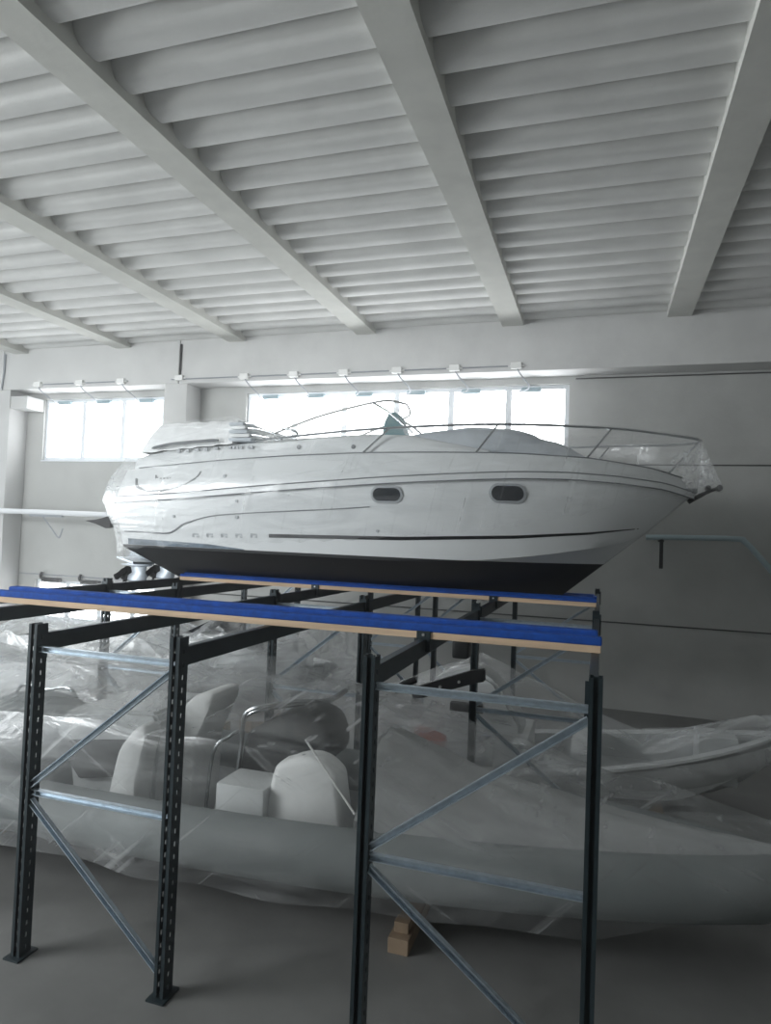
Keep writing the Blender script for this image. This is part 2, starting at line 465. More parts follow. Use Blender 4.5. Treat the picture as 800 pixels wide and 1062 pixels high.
def brace(bm, a, b):
    """galvanised lipped channel: two bright lips and a web between them"""
    a = Vector(a); b = Vector(b)
    t = (b - a).normalized(); n = Vector((0, 1, 0)); s = t.cross(n).normalized()
    solid_bar(bm, a + n * .008, b + n * .008, .038, .004, up=n)
    for q in (-1, 1):
        solid_bar(bm, a + s * q * .0165 - n * .006, b + s * q * .0165 - n * .006, .006, .03, up=n)
    return bm

def rack_frame(x0, x1, y, label):
    t = thing('rack_frame', label, 'rack frame', ((x0 + x1) / 2, y, 0), 'upright frames of the storage rack')
    for x in (x0, x1):
        p = obj('post', post_mesh(x, y), 'steel_dark', t)
        obj('foot_plate', newbox(x - .06, x + .06, y - .08, y + .08, 0, .012), 'steel_dark', p)
    a, b = x0 + .03, x1 - .03
    for z in (-.815, -1.72):
        obj('horizontal_brace', brace(bmesh.new(), (a, y, zr(z)), (b, y, zr(z))), 'galv', t)
    obj('diagonal_brace', brace(bmesh.new(), (b, y - .012, zr(-.865)), (a, y - .012, zr(-1.67))), 'galv', t)
    obj('diagonal_brace', brace(bmesh.new(), (a, y - .012, zr(-1.77)), (b, y - .012, zr(-2.6))), 'galv', t)
    return t
YR = (3.5, 6.85, 10.2)
colx = [(-5.72, -4.73), (-3.44, -2.38), (-1.165, -.003)]
rown = ['in the front row', 'in the row between the blue rails', 'in the rear row nearest the wall']
coln = ['leftmost', 'middle', 'rightmost']
for j, y in enumerate(YR):
    for i, (xa, xb) in enumerate(colx):
        dx = 0 if j == 0 else (-.02 if i else 0)
        rack_frame(xa + dx, xb + dx, y, 'dark slotted rack frame, silver braces, %s one %s' % (coln[i], rown[j]))
rack_frame(-2.9, -1.95, 11.05, 'dark slotted rack frame close to the wall behind the rear row')

BT = zr(-.72)                  # top of the cross beams
XC = [x for p in colx for x in p]
def cross_beam(x, ya, yb, label):
    t = thing('rack_beam', label, 'rack beam', (x, (ya + yb) / 2, BT - .115), 'cross beams of the storage rack')
    bm = newbox(x - .026, x + .026, ya + .05, yb - .05, BT - .115, BT, .006)
    obj('beam', bm, 'steel_dark', t)
    for yy, s in ((ya, 1), (yb, -1)):
        bm = bmesh.new()
        y1, y2 = sorted((yy + s * .047, yy + s * .055))
        box(bm, x - .04, x + .04, y1, y2, BT - .16, BT + .03)
        c = obj('end_connector', bm, 'steel_dark', t)
    return t
for j in range(2):
    for i, x in enumerate(XC):
        dx = -.012 if i > 1 else 0
        cross_beam(x + dx, YR[j], YR[j + 1], 'dark steel rack beam under the %s blue rail, at the %s post from the left' % (('front', 'rear')[j], nth[i]))

# carpeted support rails
def rail(label, xa, xb, y, brx, h1=.055, h2=.085):
    t = thing('support_rail', label, 'support rail', ((xa + xb) / 2, y, BT), 'blue padded support rails')
    obj('plank', newbox(xa, xb, y, y + .2, BT + .001, BT + .05, .004), 'plank', t, label='bare pine plank')
    obj('pad', newbox(xa - .4 if y < 5 else xa, xb + .006, y - .006, y + .085, BT + .05, BT + .05 + h1, .012), 'blue', t)
    obj('pad', newbox(xa, xb - .02, y + .088, y + .19, BT + .05, BT + .05 + h2, .015), 'blue', t)
    for x in brx:
        b = obj('clamp_plate', newbox(x - .05, x + .05, y - .014, y - .002, BT - .09, BT + .055, .003), 'steel_dark', t)
        for z in (-.035, .03):
            obj('bolt', newtube([(x, y - .022, BT + z), (x, y - .012, BT + z)], .011, 8), 'zincbolt', b)
    return t
rail('wide blue carpeted rail on a pine plank, in front of the motorboat', -5.02, 0.02, 4.65, [-1.17])
rail('blue carpeted rail on a pine plank, directly under the motorboat hull', -5.46, -.03, 7.96, [-3.45, -1.18], .035, .05)
rail('blue carpeted rail hidden behind the keel of the motorboat', -5.50, -.03, 8.44, [], .035, .05)

# ------------------------------------------------------------------ the motorboat
YC = 8.3
def Bs(X, bm_, tip, aft=.96, mid=.52, p=2.2, q=.75, Xs=-6.1):
    t = (X - Xs) / (tip - Xs)
    if t < mid: return bm_ * (aft + (1 - aft) * math.sin(max(t, 0) / mid * math.pi / 2))
    s = min((t - mid) / (1 - mid), 1)
    return bm_ * max(0, 1 - s ** p) ** q
Z_CH = [(-6, -.285), (-4, -.29), (-2.2, -.30), (-1.5, -.27), (-1.2, -.246), (-.73, -.188), (-.43, -.139), (-.09, -.074), (.25, .014), (.512, .147)]
Z_RB = [(-6.2, .31), (-5.84, .343), (-5, .4), (-3.87, .504), (-3.2, .558), (-2.27, .629), (-1.5, .678), (-.88, .715), (-.34, .726), (.147, .711), (.65, .673), (.98, .60)]
Z_DK = [(-6.1, .68), (-5.48, .735), (-4.4, .826), (-3.5, .88), (-2.6, .913), (-1.77, .922), (-.9, .929), (-.14, .908), (.5, .842), (.85, .77)]
US = [0] + [1 - (1 - k / 44) ** 1.35 for k in range(1, 45)]
def rowpts(bm_, x0, tip, ztab, s=-1, dz=0, grow=0):
    out = []
    for u in US:
        X = x0 + (tip - x0) * u
        out.append(Vector((X, YC + s * (Bs(X, bm_, tip) + grow), zr(interp(ztab, X) + dz))))
    return out
def lerp_rows(A, B, f, bulge=0, s=-1):
    return [a.lerp(b, f) + Vector((0, s * bulge * (1 if k < len(A) - 8 else (len(A) - 1 - k) / 8.), 0)) for k, (a, b) in enumerate(zip(A, B))]
def half_rows(s):
    keel = rowpts(0, -5.72, -.45, [(-6, -.70), (-.9, -.70), (-.45, -.66)], s)
    ch = rowpts(1.12, -5.78, .512, Z_CH, s)
    rb = rowpts(1.25, -5.86, .97, Z_RB, s, -.03)
    dk = rowpts(1.15, -5.78, .86, Z_DK, s)
    R = [keel, lerp_rows(keel, ch, .35, .0, s), lerp_rows(keel, ch, .7, .0, s), ch]
    R += [lerp_rows(ch, rb, f, b, s) for f, b in ((.02, .035), (.12, .03), (.3, .028), (.5, .025), (.75, .015))]
    R += [rb, lerp_rows(rb, dk, .5, .02, s), dk]
    return R
boat = thing('motorboat', 'white cabin motorboat with black bottom, wrapped in plastic on the rack', 'boat', (-2.5, YC, zr(-.7)))
bm = bmesh.new()
near = half_rows(-1); far = half_rows(1)
rows = near[::-1] + far[1:]
R = grid(bm, rows)
# transom
bm.faces.new([r[0] for r in R])
bmesh.ops.triangulate(bm, faces=[f for f in bm.faces if len(f.verts) > 4])
finish(bm)
hull_bvh = BVHTree.FromBMesh(bm)
obj('hull', bm, 'hull', boat, True)
def on_hull(X, z, off=.004):
    """point on the near side of the hull at X, height z"""
    h = hull_bvh.ray_cast(Vector((X, 0, zr(z))), Vector((0, 1, 0)))
    return Vector((X, h[0].y - off if h[0] else YC - off, zr(z)))
def strip(bm, top, bot, x0, x1, n=40, off=.004):
    """thin band lying on the hull between two height tables"""
    A, B = [], []
    for k in range(n + 1):
        X = x0 + (x1 - x0) * k / n
        A.append(on_hull(X, interp(top, X), off)); B.append(on_hull(X, interp(bot, X), off))
    th = Vector((0, .012, 0))
    grid(bm, [A, B, [b + th for b in B], [a + th for a in A], A])
    return bm
# deck
bm = bmesh.new()
dkn = near[-1]; dkf = far[-1]
grid(bm, [[a.lerp(b, f) + Vector((0, 0, .05 * math.sin(f * math.pi) * min(1, abs(a.y - YC)))) for a, b in zip(dkn, dkf)] for f in (0, .12, .3, .5, .7, .88, 1)])
obj('deck', finish(bm), 'gel', boat, True)
# rub rail, both sides meeting at the bow
def ring_path(bm_, tip, ztab, dz, x0=-5.86, grow=0):
    a = rowpts(bm_, x0, tip, ztab, -1, dz, grow); b = rowpts(bm_, x0, tip, ztab, 1, dz, grow)
    if grow:
        a[-1] = Vector((a[-1].x + grow, YC, a[-1].z)); b[-1] = a[-1]
    return a + b[-2::-1]
bm = bmesh.new()
top = ring_path(1.25, .97, Z_RB, .005, grow=.035); mid = ring_path(1.25, .97, Z_RB, -.062, grow=.035)
it = ring_path(1.25, .97, Z_RB, .012, grow=-.01); ib = ring_path(1.25, .97, Z_RB, -.069, grow=-.01)
grid(bm, [it, top, mid, ib])
rr = obj('rub_rail', bm, 'gel', boat, False)
bm = bmesh.new()
for dz in (.008, -.066): tube(bm, ring_path(1.25, .97, Z_RB, dz, grow=.034), .0075, 6)
obj('rail_insert', bm, 'darkline', rr, label='dark grey edge lines of the rub rail')
obj('deck_seam', newtube(ring_path(1.15, .86, Z_DK, .006, x0=-5.6, grow=.006), .0065, 6), 'darkline', boat)

# cabin trunk + cockpit coaming
Z_TOP = [(-5.95, .80), (-5.6, .93), (-5.3, .99), (-4.4, 1.05), (-3.5, 1.12), (-2.6, 1.165), (-2.1, 1.15), (-1.2, .98)]
def trunk(x0, x1, bmax, tip, ztab, crown, n, inset=.9):
    bm = bmesh.new(); rows = []
    for k in range(n + 1):
        X = x0 + (x1 - x0) * k / n
        b = Bs(X, bmax, tip); zb = zr(interp(Z_DK, X)) - .01; zt = zr(interp(ztab, X))
        row = [(X, YC - b, zb)]
        for f, hz in ((.985, .45), (.96, .8), (.92, .96), (.84, 1.0)):
            row.append((X, YC - b * f, zb + (zt - zb) * hz))
        for f in (.5, 0, -.5):
            row.append((X, YC - b * f * .9, zt + crown * (1 - f * f)))
        for f, hz in ((.84, 1.0), (.92, .96), (.96, .8), (.985, .45)):
            row.append((X, YC + b * f, zb + (zt - zb) * hz))
        row.append((X, YC + b, zb)); rows.append(row)
    R = grid(bm, rows)
    bm.faces.new(R[0]); bm.faces.new(R[-1][::-1])
    return bm
obj('coaming', trunk(-5.75, -1.2, 1.06, .85, Z_TOP, .05, 30), 'gel', boat, True)
obj('foredeck_cover', trunk(-2.3, -.1, 1.0, .62, [(-2.3, 1.10), (-2.0, 1.18), (-1.4, 1.26), (-.98, 1.235), (-.8, 1.19), (-.68, 1.125), (-.5, 1.09), (-.36, 1.03), (-.24, .95), (-.1, .89)], .07, 26), 'greyfabric', boat, True, label='grey canvas sunpad cover on the foredeck')
# windscreen
wt = smooth_path([(-4.0, 7.42, zr(1.13)), (-3.6, 7.48, zr(1.30)), (-3.2, 7.56, zr(1.45)), (-2.68, 7.70, zr(1.60)), (-2.50, 7.86, zr(1.65)), (-2.42, YC, zr(1.69))], 6)
wtop = wt + [Vector((p.x, 2 * YC - p.y, p.z)) for p in wt[-2::-1]]
wb = smooth_path([(-4.0, 7.40, zr(1.08)), (-3.6, 7.40, zr(1.12)), (-3.2, 7.42, zr(1.15)), (-2.5, 7.50, zr(1.19)), (-1.95, 7.70, zr(1.24)), (-1.75, YC, zr(1.27))], 6)
wbot = wb + [Vector((p.x, 2 * YC - p.y, p.z)) for p in wb[-2::-1]]
ws = obj('windscreen', newtube(wtop, .015, 8), 'pvc', boat, True, label='pale windscreen frame')
gm = bpy.data.materials.new('windscreen_glass'); gm.use_nodes = True
nt = gm.node_tree; b_ = nt.nodes['Principled BSDF']; b_.inputs['Roughness'].default_value = .03
tr_ = nt.nodes.new('ShaderNodeBsdfTransparent'); mx_ = nt.nodes.new('ShaderNodeMixShader'); mx_.inputs[0].default_value = .10
nt.links.new(tr_.outputs[0], mx_.inputs[1]); nt.links.new(b_.outputs[0], mx_.inputs[2]); nt.links.new(mx_.outputs[0], nt.nodes['Material Output'].inputs['Surface'])
gbm = bmesh.new(); grid(gbm, [wtop, wbot]); obj('glass', gbm, gm, ws, True)
for s in (-1, 1):
    obj('strut', newtube([(-2.68, YC + s * .6, zr(1.60)), (-2.50, YC + s * .58, zr(1.50)), (-2.15, YC + s * .66, zr(1.22))], .014, 8), 'inox', ws, True)
# helm seat back seen under the windscreen
bm = bmesh.new()
prof = [(-2.66, 1.20), (-2.63, 1.42), (-2.58, 1.53), (-2.50, 1.545), (-2.44, 1.48), (-2.40, 1.34), (-2.33, 1.20)]
ring = [[(x + .05, y, zr(z) - .03) for x, z in prof] for y in (7.88, 7.90, 8.13, 8.15)]
grid(bm, ring)
bm.verts.ensure_lookup_table(); n_ = len(prof)
bm.faces.new(bm.verts[0:n_]); bm.faces.new(bm.verts[3 * n_:4 * n_][::-1])
obj('helm_seat', bm, 'teal', boat, True, label='teal helm seat back')
# folded cockpit canvas and bimini
bm = bmesh.new(); rows = []
for k in range(25):
    f = k / 24; X = -5.66 + 1.32 * f
    zt = 1.125 + .19 * min(1, f * 7) ** .7 + .05 * f
    if f < .1: zt -= .10 * (1 - f / .1)
    zb = .93 + .12 * f
    row = []
    for a in range(13):
        th = math.pi * a / 12
        y = YC - 1.02 * math.cos(th) * (1 - .006 * math.sin(k * 2.1))
        z = zb + (zt - zb) * min(1, math.sin(th) * 2.6) ** .8 + .006 * math.sin(k * 1.3 + a * 2)
        row.append((X, y, zr(z)))
    rows.append(row)
R = grid(bm, rows); bm.faces.new(R[0]); bm.faces.new(R[-1][::-1])
obj('cockpit_cover', bm, 'canvas', boat, True, label='bulky white folded cockpit canvas')
obj('cover_seam', newtube(smooth_path([(-5.47, 7.235, zr(.985)), (-5.2, 7.225, zr(1.035)), (-4.85, 7.22, zr(1.065)), (-4.5, 7.22, zr(1.085))], 5), [.006] + [.02] * 14 + [.012], 6), 'darkline', boat, True)
bi = None
for k, z in enumerate((1.10, 1.15, 1.20, 1.25, 1.295)):
    x0 = -4.40 + .03 * (k % 2); x1 = -4.08 - .03 * k
    m = 'greyfabric' if k in (0, 2, 4) else 'canvas'
    o = obj('bimini_fold', newbox(x0, x1, 7.28, 7.62, zr(z) - .024, zr(z) + .022, .016), m, boat, True)
for z, xe in ((1.27, -3.55), (1.21, -3.75), (1.13, -3.68)):
    obj('bimini_tube', newtube(smooth_path([(-4.3, 7.33, zr(z) + .04), (-4.0, 7.33, zr(z) + .02), (xe, 7.34, zr(z - .06)), (xe + .05, 7.36, zr(z - .12))], 5), .013, 7), 'inox', boat, True)
# bow rail
def rail_side(s):
    P = [(-3.98, 1.09, 1.073), (-3.54, 1.095, 1.115), (-2.42, 1.10, 1.198), (-1.11, 1.017, 1.244), (.045, .72, 1.237), (.62, .43, 1.21), (.95, .2, 1.195)]
    return [(x, YC + s * b, zr(z)) for x, b, z in P]
rp = smooth_path(rail_side(-1) + [(1.05, YC, zr(1.19))] + rail_side(1)[::-1], 6)
br = obj('bow_rail', newtube(rp, .0145, 8), 'inox', boat, True)
for s in (-1, 1):
    for a, b in (((-2.624, 1.11, .90), (-2.29, 1.10, 1.205)), ((-1.337, 1.03, .91), (-1.09, 1.015, 1.243)), ((-.174, .72, .90), (.08, .705, 1.236)), ((.70, .16, .80), (1.03, .08, 1.19))):
        obj('stanchion', newtube([(a[0], YC + s * a[1], zr(a[2])), (b[0], YC + s * b[1], zr(b[2]))], .0115, 7), 'inox', br, True)
# anchor and roller
an = obj('anchor_roller', newbox(.72, 1.02, YC - .07, YC + .07, zr(.60), zr(.655), .01), 'inox', boat)
bm = newtube(smooth_path([(.93, YC, zr(.50)), (1.03, YC, zr(.565)), (1.17, YC, zr(.64)), (1.245, YC, zr(.665))], 4), [.025] * 6 + [.02] * 7, 8)
obj('anchor', bm, 'black', boat, True, label='dark anchor in the bow roller')
bm = bmesh.new(); tube(bm, [(1.13, YC - .045, zr(.665)), (1.13, YC + .045, zr(.665))], .03, 10); tube(bm, [(1.245, YC - .05, zr(.665)), (1.245, YC + .05, zr(.665))], .034, 10)
obj('anchor_shackle', bm, 'black', boat, True)
# hull graphics
bm = bmesh.new()
strip(bm, [(-3.70, -.040), (-2.08, -.013), (-.87, .048), (-.12, .112), (.42, .184)], [(-3.70, -.083), (-2.08, -.052), (-.87, .014), (-.12, .088), (.42, .176)], -3.70, .40, 60)
obj('boot_stripe', bm, 'blackstripe', boat, label='long black stripe low on the hull')
bm = bmesh.new()
strip(bm, [(-5.70, -.166), (-5.16, -.176), (-4.53, -.193), (-4.02, -.236)], [(-5.70, -.240), (-4.02, -.242)], -5.70, -4.03, 30)
obj('transom_band', bm, 'navyband', boat, label='mottled grey-blue band tapering from the stern')
def line_on(pts, r, m, name, label=None, n=5):
    P = [on_hull(p.x, p.z - H, .0) for p in smooth_path([(x, 0, zr(z)) for x, z in pts], n)]
    P = [p + Vector((0, -.004, 0)) for p in P]
    return obj(name, newtube(P, r, 6), m, boat, True, label=label)
line_on([(-5.74, -.075), (-5.4, -.083), (-5.115, -.082), (-4.99, -.04), (-4.88, .03), (-4.72, .085), (-4.55, .13), (-4.33, .165), (-3.9, .20), (-3.35, .238), (-2.9, .268), (-2.45, .305)], [.011] * 25 + [.007] * 31, 'darkline', 'styling_crease', 'curved crease sweeping forward from the stern')
def on_top(X, z):
    return on_hull(X, z, .0)
line_on([(-5.60, .585), (-5.56, .49), (-5.44, .445), (-5.28, .435), (-5.1, .455), (-4.93, .50), (-4.80, .555), (-4.70, .62), (-4.665, .69)], [.016] * 9 + [.012] * 20 + [.008] * 12, 'midline', 'logo_swoosh', 'grey crescent swoosh near the stern')
bm = bmesh.new()
for x, z, w, h in ((-5.31, .60, .016, .075), (-5.285, .605, .03, .014), (-5.23, .595, .03, .016), (-5.18, .597, .03, .016), (-5.13, .598, .03, .016), (-5.09, .602, .02, .012)):
    p = on_hull(x, z, .003); box(bm, x - w / 2, x + w / 2, p.y, p.y + .01, p.z - h / 2, p.z + h / 2)
obj('logo_mark', bm, 'darkline', boat)
bm = bmesh.new()
for x in (-5.10, -4.97, -4.83, -4.70, -4.55):
    z = .955 + (x + 5.1) * .06
    y = YC - Bs(x, 1.06, .85) * .985 - .012
    box(bm, x - .025, x + .025, y, y + .02, zr(z) - .018, zr(z) + .018)
for x in (-4.36, -4.31, -4.26, -4.21, -4.1, -4.06):
    z = 1.0; y = YC - Bs(x, 1.06, .85) * .98 - .012
    box(bm, x - .018, x + .018, y, y + .02, zr(z) - .016, zr(z) + .016)
obj('model_lettering', bm, 'softline', boat, label='tiny grey lettering along the coaming')
bm = bmesh.new()
for x, z in ((-4.70, -.085), (-4.50, -.08), (-4.30, -.075), (-4.10, -.07), (-3.90, -.062)):
    p = on_hull(x, z, .003)
    box(bm, x - .045, x + .045, p.y, p.y + .01, p.z - .004, p.z + .02); box(bm, x - .045, x - .02, p.y, p.y + .01, p.z - .03, p.z + .004); box(bm, x + .015, x + .045, p.y, p.y + .01, p.z - .03, p.z - .012)
obj('hull_lettering', bm, 'softline', boat, label='five faint grey characters low on the hull')
for x, z, r in ((-4.31, .63, .02), (-4.12, .335, .018), (-4.12, .145, .022), (-5.0, .13, .018), (-2.36, .04, .016)):
    p = on_hull(x, z, 0)
    obj('drain_fitting', newtube([p + Vector((0, -.012, 0)), p + Vector((0, .02, 0))], r, 10), 'softline', boat)
for x, z in ((-3.43, 1.0), (-2.74, 1.0)):
    y = YC - Bs(x, 1.06, .85) * .975
    obj('cleat', newtube([(x, y - .02, zr(z)), (x, y + .03, zr(z))], .026, 10), 'darkline', boat)
# portholes
def porthole(x, z, hw, hh):
    def ringp(k, grow, off):
        n = 28; a = 2 * math.pi * k / n
        c, s = math.cos(a), math.sin(a)
        dx = math.copysign(abs(c) ** .55, c) * (hw + grow); dz = math.copysign(abs(s) ** .55, s) * (hh + grow)
        if True:
            dx = (hw - hh) * (1 if c > 0 else -1) + (hh + grow) * c if hw > hh else dx
            dz = (hh + grow) * s
        return on_hull(x + dx, z + dz, off)
    n = 28
    bm = bmesh.new(); grid(bm, [[ringp(k, g, o) for k in range(n)] for g, o in ((.03, -.004), (.028, .014), (.004, .018), (0, .004))], close=True)
    fr = obj('porthole', bm, 'softline', boat, True, label='oval porthole with a grey rim')
    bm = bmesh.new(); a = [bm.verts.new(ringp(k, .004, .006)) for k in range(n)]; bm.faces.new(a)
    bmesh.ops.triangulate(bm, faces=list(bm.faces))
    obj('porthole_glass', bm, 'tintglass', fr)
porthole(-2.255, .445, .155, .07)
porthole(-.955, .492, .165, .078)
# swim platform, trim tab, twin drives
obj('swim_platform', newbox(-6.0, -5.80, YC - 1.0, YC + 1.0, zr(.02), zr(.12), .035), 'gel', boat, True)
for y in (7.55, 9.05):
    bm = bmesh.new()
    grid(bm, [[(-5.74, y - .22, zr(-.47)), (-5.74, y + .22, zr(-.49)), (-6.0, y + .22, zr(-.43)), (-6.0, y - .22, zr(-.41))],
              [(-5.74, y - .22, zr(-.50)), (-5.74, y + .22, zr(-.52)), (-6.0, y + .22, zr(-.45)), (-6.0, y - .22, zr(-.43))]], close=True)
    bm.verts.ensure_lookup_table(); bm.faces.new(bm.verts[0:4]); bm.faces.new(bm.verts[4:8][::-1])
    obj('trim_tab', bm, 'outdrive', boat)
def drive(x, y):
    bm = bmesh.new(); rows = []
    for z, xa, xb, w in ((-.36, .30, -.16, .10), (-.46, .26, -.20, .10), (-.53, .18, -.19, .055), (-.54, .20, -.30, .10), (-.555, .20, -.30, .10), (-.57, .12, -.14, .045), (-.66, .10, -.12, .04), (-.70, .13, -.19, .062), (-.76, .12, -.20, .065), (-.79, .05, -.13, .03), (-.90, .0, -.08, .012)):
        row = []
        for k in range(14):
            a = 2 * math.pi * k / 14
            row.append((x + (xa + xb) / 2 + (xa - xb) / 2 * math.cos(a), y + w * math.sin(a), zr(z)))
        rows.append(row)
    R = grid(bm, rows, close=True); bm.faces.new(R[0]); bm.faces.new(R[-1][::-1])
    d = obj('sterndrive', bm, 'outdrive', boat, True, label='grey sterndrive leg')
    px_, pz = x - .24, -.725
    bm = newtube([(x - .17, y, zr(pz)), (x - .23, y, zr(pz)), (x - .30, y, zr(pz))], [.055, .055, .03], 12)
    for k in range(3):
        a0 = 2 * math.pi * k / 3 + .5
        for t_ in (0,):
            A = []
            for q in range(6):
                f = q / 5; r = .05 + .135 * f
                wd = .08 * math.sin(math.pi * min(.97, .25 + .7 * f)) + .01
                c, s = math.cos(a0 + .25 * f), math.sin(a0 + .25 * f)
                row = []
                for e, dx in ((-1, .035), (1, -.035)):
                    tx, tz = -s * wd * e, c * wd * e
                    row.append((px_ + dx, y + c * r + tx, zr(pz) + s * r + tz))
                A.append(row)
            B = [[(p[0] - .009, p[1], p[2]) for p in r_[::-1]] for r_ in A]
            grid(bm, [a + b for a, b in zip(A, B)], close=True)
    obj('propeller', bm, 'black', d, True, label='black three-bladed propeller')
drive(-6.12, 7.96); drive(-6.12, 8.60)

# ------------------------------------------------------------------ plastic wrap over the motorboat
bm = bmesh.new(); rows = []
HEM = [(-5.95, -.42), (-5.7, -.32), (-5, -.22), (-4, -.16), (-2.5, -.05), (-1, .12), (-.2, .30), (.5, .53), (1.0, .56), (1.3, .63)]
WT = [(-6.0, 1.06), (-5.7, 1.16), (-5.4, 1.30), (-4.3, 1.38), (-4.1, 1.30), (-3.98, 1.115), (-3.54, 1.15), (-2.42, 1.225), (-1.11, 1.27), (.045, 1.262), (.73, 1.23), (1.04, 1.215), (1.10, 1.10), (1.27, .70)]
RB_ = [(-6.0, 1.04), (-4.2, 1.08), (-3.98, 1.11), (-2.42, 1.12), (-1.11, 1.04), (.045, .745), (.62, .455), (.95, .22), (1.06, .09), (1.27, .03)]
rnd = random.Random(3)
nX = 78
for k in range(nX + 1):
    X = -5.98 + (1.275 + 5.98) * k / nX
    tip_ = 1.10
    bh = Bs(X, 1.25, tip_) if X < tip_ else .02
    bh = max(bh, .03)
    hem = interp(HEM, X) + .02 * math.sin(k * 1.9); zrub = interp(Z_RB, X) if X < .95 else interp([(.95, .61), (1.27, .655)], X)
    zt = interp(WT, X); bt = interp(RB_, X)
    zc = zt + (.42 * math.exp(-((X + 2.55) / .55) ** 2) + .10 * math.exp(-((X + 5) / .6) ** 2) if X < -1 else 0) - (.04 if -1 < X < .9 else 0)
    hb = bh - .10 * min(1, max(0, (zrub - hem) / .8)) + .03 if X < .8 else bh * .6 + .01
    half = []
    for q in range(5): 
        f = q / 4; half.append((hb + (bh + .05 - hb) * f + .012 * math.sin(k * .9 + q * 2.2), hem + (zrub - .02 - hem) * f))
    for q in range(1, 6):
        f = q / 5; sag = -.05 * math.sin(f * math.pi) * (1 if X > -4 else .2)
        half.append((bh + .05 + (bt + .012 - bh - .05) * f + sag * min(1, bt), zrub - .02 + (zt - zrub + .02) * f))
    for q in range(1, 6):
        f = q / 5; half.append((bt * (1 - f), zt + (zc - zt) * math.sin(f * math.pi / 2) - .05 * math.sin(f * math.pi) * (1 if X > -1 else .0)))
    row = [(X, YC - b, zr(z)) for b, z in half] + [(X, YC + b, zr(z)) for b, z in half[-2::-1]]
    rows.append(row)
# gathered round the stern
STERN = [(-.45, -5.84), (-.25, -5.84), (0, -5.90), (.25, -6.02), (.55, -6.03), (.85, -5.82), (1.1, -5.60), (1.4, -5.42)]
for row in rows:
    if row[0][0] < -5.2:
        f = (row[0][0] + 5.98) / .78
        row[:] = [(interp(STERN, p[2] - H) * (1 - f) + p[0] * f if f < 1 else p[0], p[1], p[2]) for p in row]
def closing(sy, dx):
    return [(p[0] + dx, YC + (p[1] - YC) * sy, p[2]) for p in rows[0]]
grid(bm, [closing(.3, -.14), closing(.75, -.11), closing(.94, -.03)] + rows)
wrap = tag(obj('plastic_wrap', bm, 'film_boat', None, True), 'clear crinkled plastic wrap stretched over the white motorboat', 'plastic wrap')

brn = random.Random(11); rows = []
for k in range(15):
    f = k / 14
    a = Vector((1.03, YC - .12, zr(1.18))).lerp(Vector((1.26, YC - .02, zr(.70))), f)
    b = Vector((.70, YC - .30, zr(.92))).lerp(Vector((.92, YC - .16, zr(.63))), f)
    rows.append([tuple(a.lerp(b, q / 10) + Vector((brn.uniform(-.012, .012), brn.uniform(-.035, .035) - .03, brn.uniform(-.012, .012)))) for q in range(11)])
fb = bmesh.new(); grid(fb, rows)
obj('gathered_fold', fb, 'film_fold', wrap, False, label='crumpled shiny fold of plastic tied at the bow')

# ------------------------------------------------------------------ boats stored on the floor below
def small_hull(t, x0, x1, yc, bmax, zk, zg0, zg1, floor_z, m='white_grp', stern_left=True):
    """open boat: hull, gunwale and inner liner; bow at x1"""
    N = 30; L = x1 - x0
    def sh(u, tip): return (1 - max(0, (u - .35) / (tip - .35)) ** 2.3) ** .8 if u < tip else 0
    def ring(u):
        X = x0 + L * u
        zg = zg0 + (zg1 - zg0) * u * u
        b = bmax * max(sh(u, 1.0), 0); bc = bmax * .85 * max(sh(u, .985), 0)
        zk_ = zk + (zg - zk) * max(0, (u - .7) / .3) ** 2.2
        zc = zk_ + (zg - zk_) * (.35 + .25 * u * u)
        out = [(X, yc, zk_)]
        out = [(X, yc - b, zg), (X, yc - (b * .55 + bc * .45), zc + (zg - zc) * .5), (X, yc - bc, zc), (X, yc - bc * .5, (zc + zk_) / 2), (X, yc, zk_),
               (X, yc + bc * .5, (zc + zk_) / 2), (X, yc + bc, zc), (X, yc + (b * .55 + bc * .45), zc + (zg - zc) * .5), (X, yc + b, zg)]
        return out
    bm = bmesh.new()
    R = grid(bm, [ring(k / N) for k in range(N + 1)])
    bm.faces.new(R[0])
    obj('hull', finish(bm), m, t, True)
    def inner(u):
        X = x0 + .06 + (L - .16) * u
        zg = zg0 + (zg1 - zg0) * u * u; b = bmax * max(sh(u, 1.0), 0)
        bi = max(b - .16, 0); zf = floor_z + (zg - floor_z) * max(0, (u - .72) / .28) ** 1.5
        return [(X, yc - b, zg + .005), (X, yc - b * .98, zg + .03), (X, yc - bi, zg + .02), (X, yc - bi * .96, zf), (X, yc + bi * .96, zf), (X, yc + bi, zg + .02), (X, yc + b * .98, zg + .03), (X, yc + b, zg + .005)]
    bm = bmesh.new(); R = grid(bm, [inner(k / N) for k in range(N + 1)]); bm.faces.new(R[0])
    obj('deck_liner', finish(bm), m, t, True)
    return sh

def lump(x0, x1, y0, y1, z0, z1, bev=.08):
    bm = newbox(x0, x1, y0, y1, z0, z1, bev); return bm

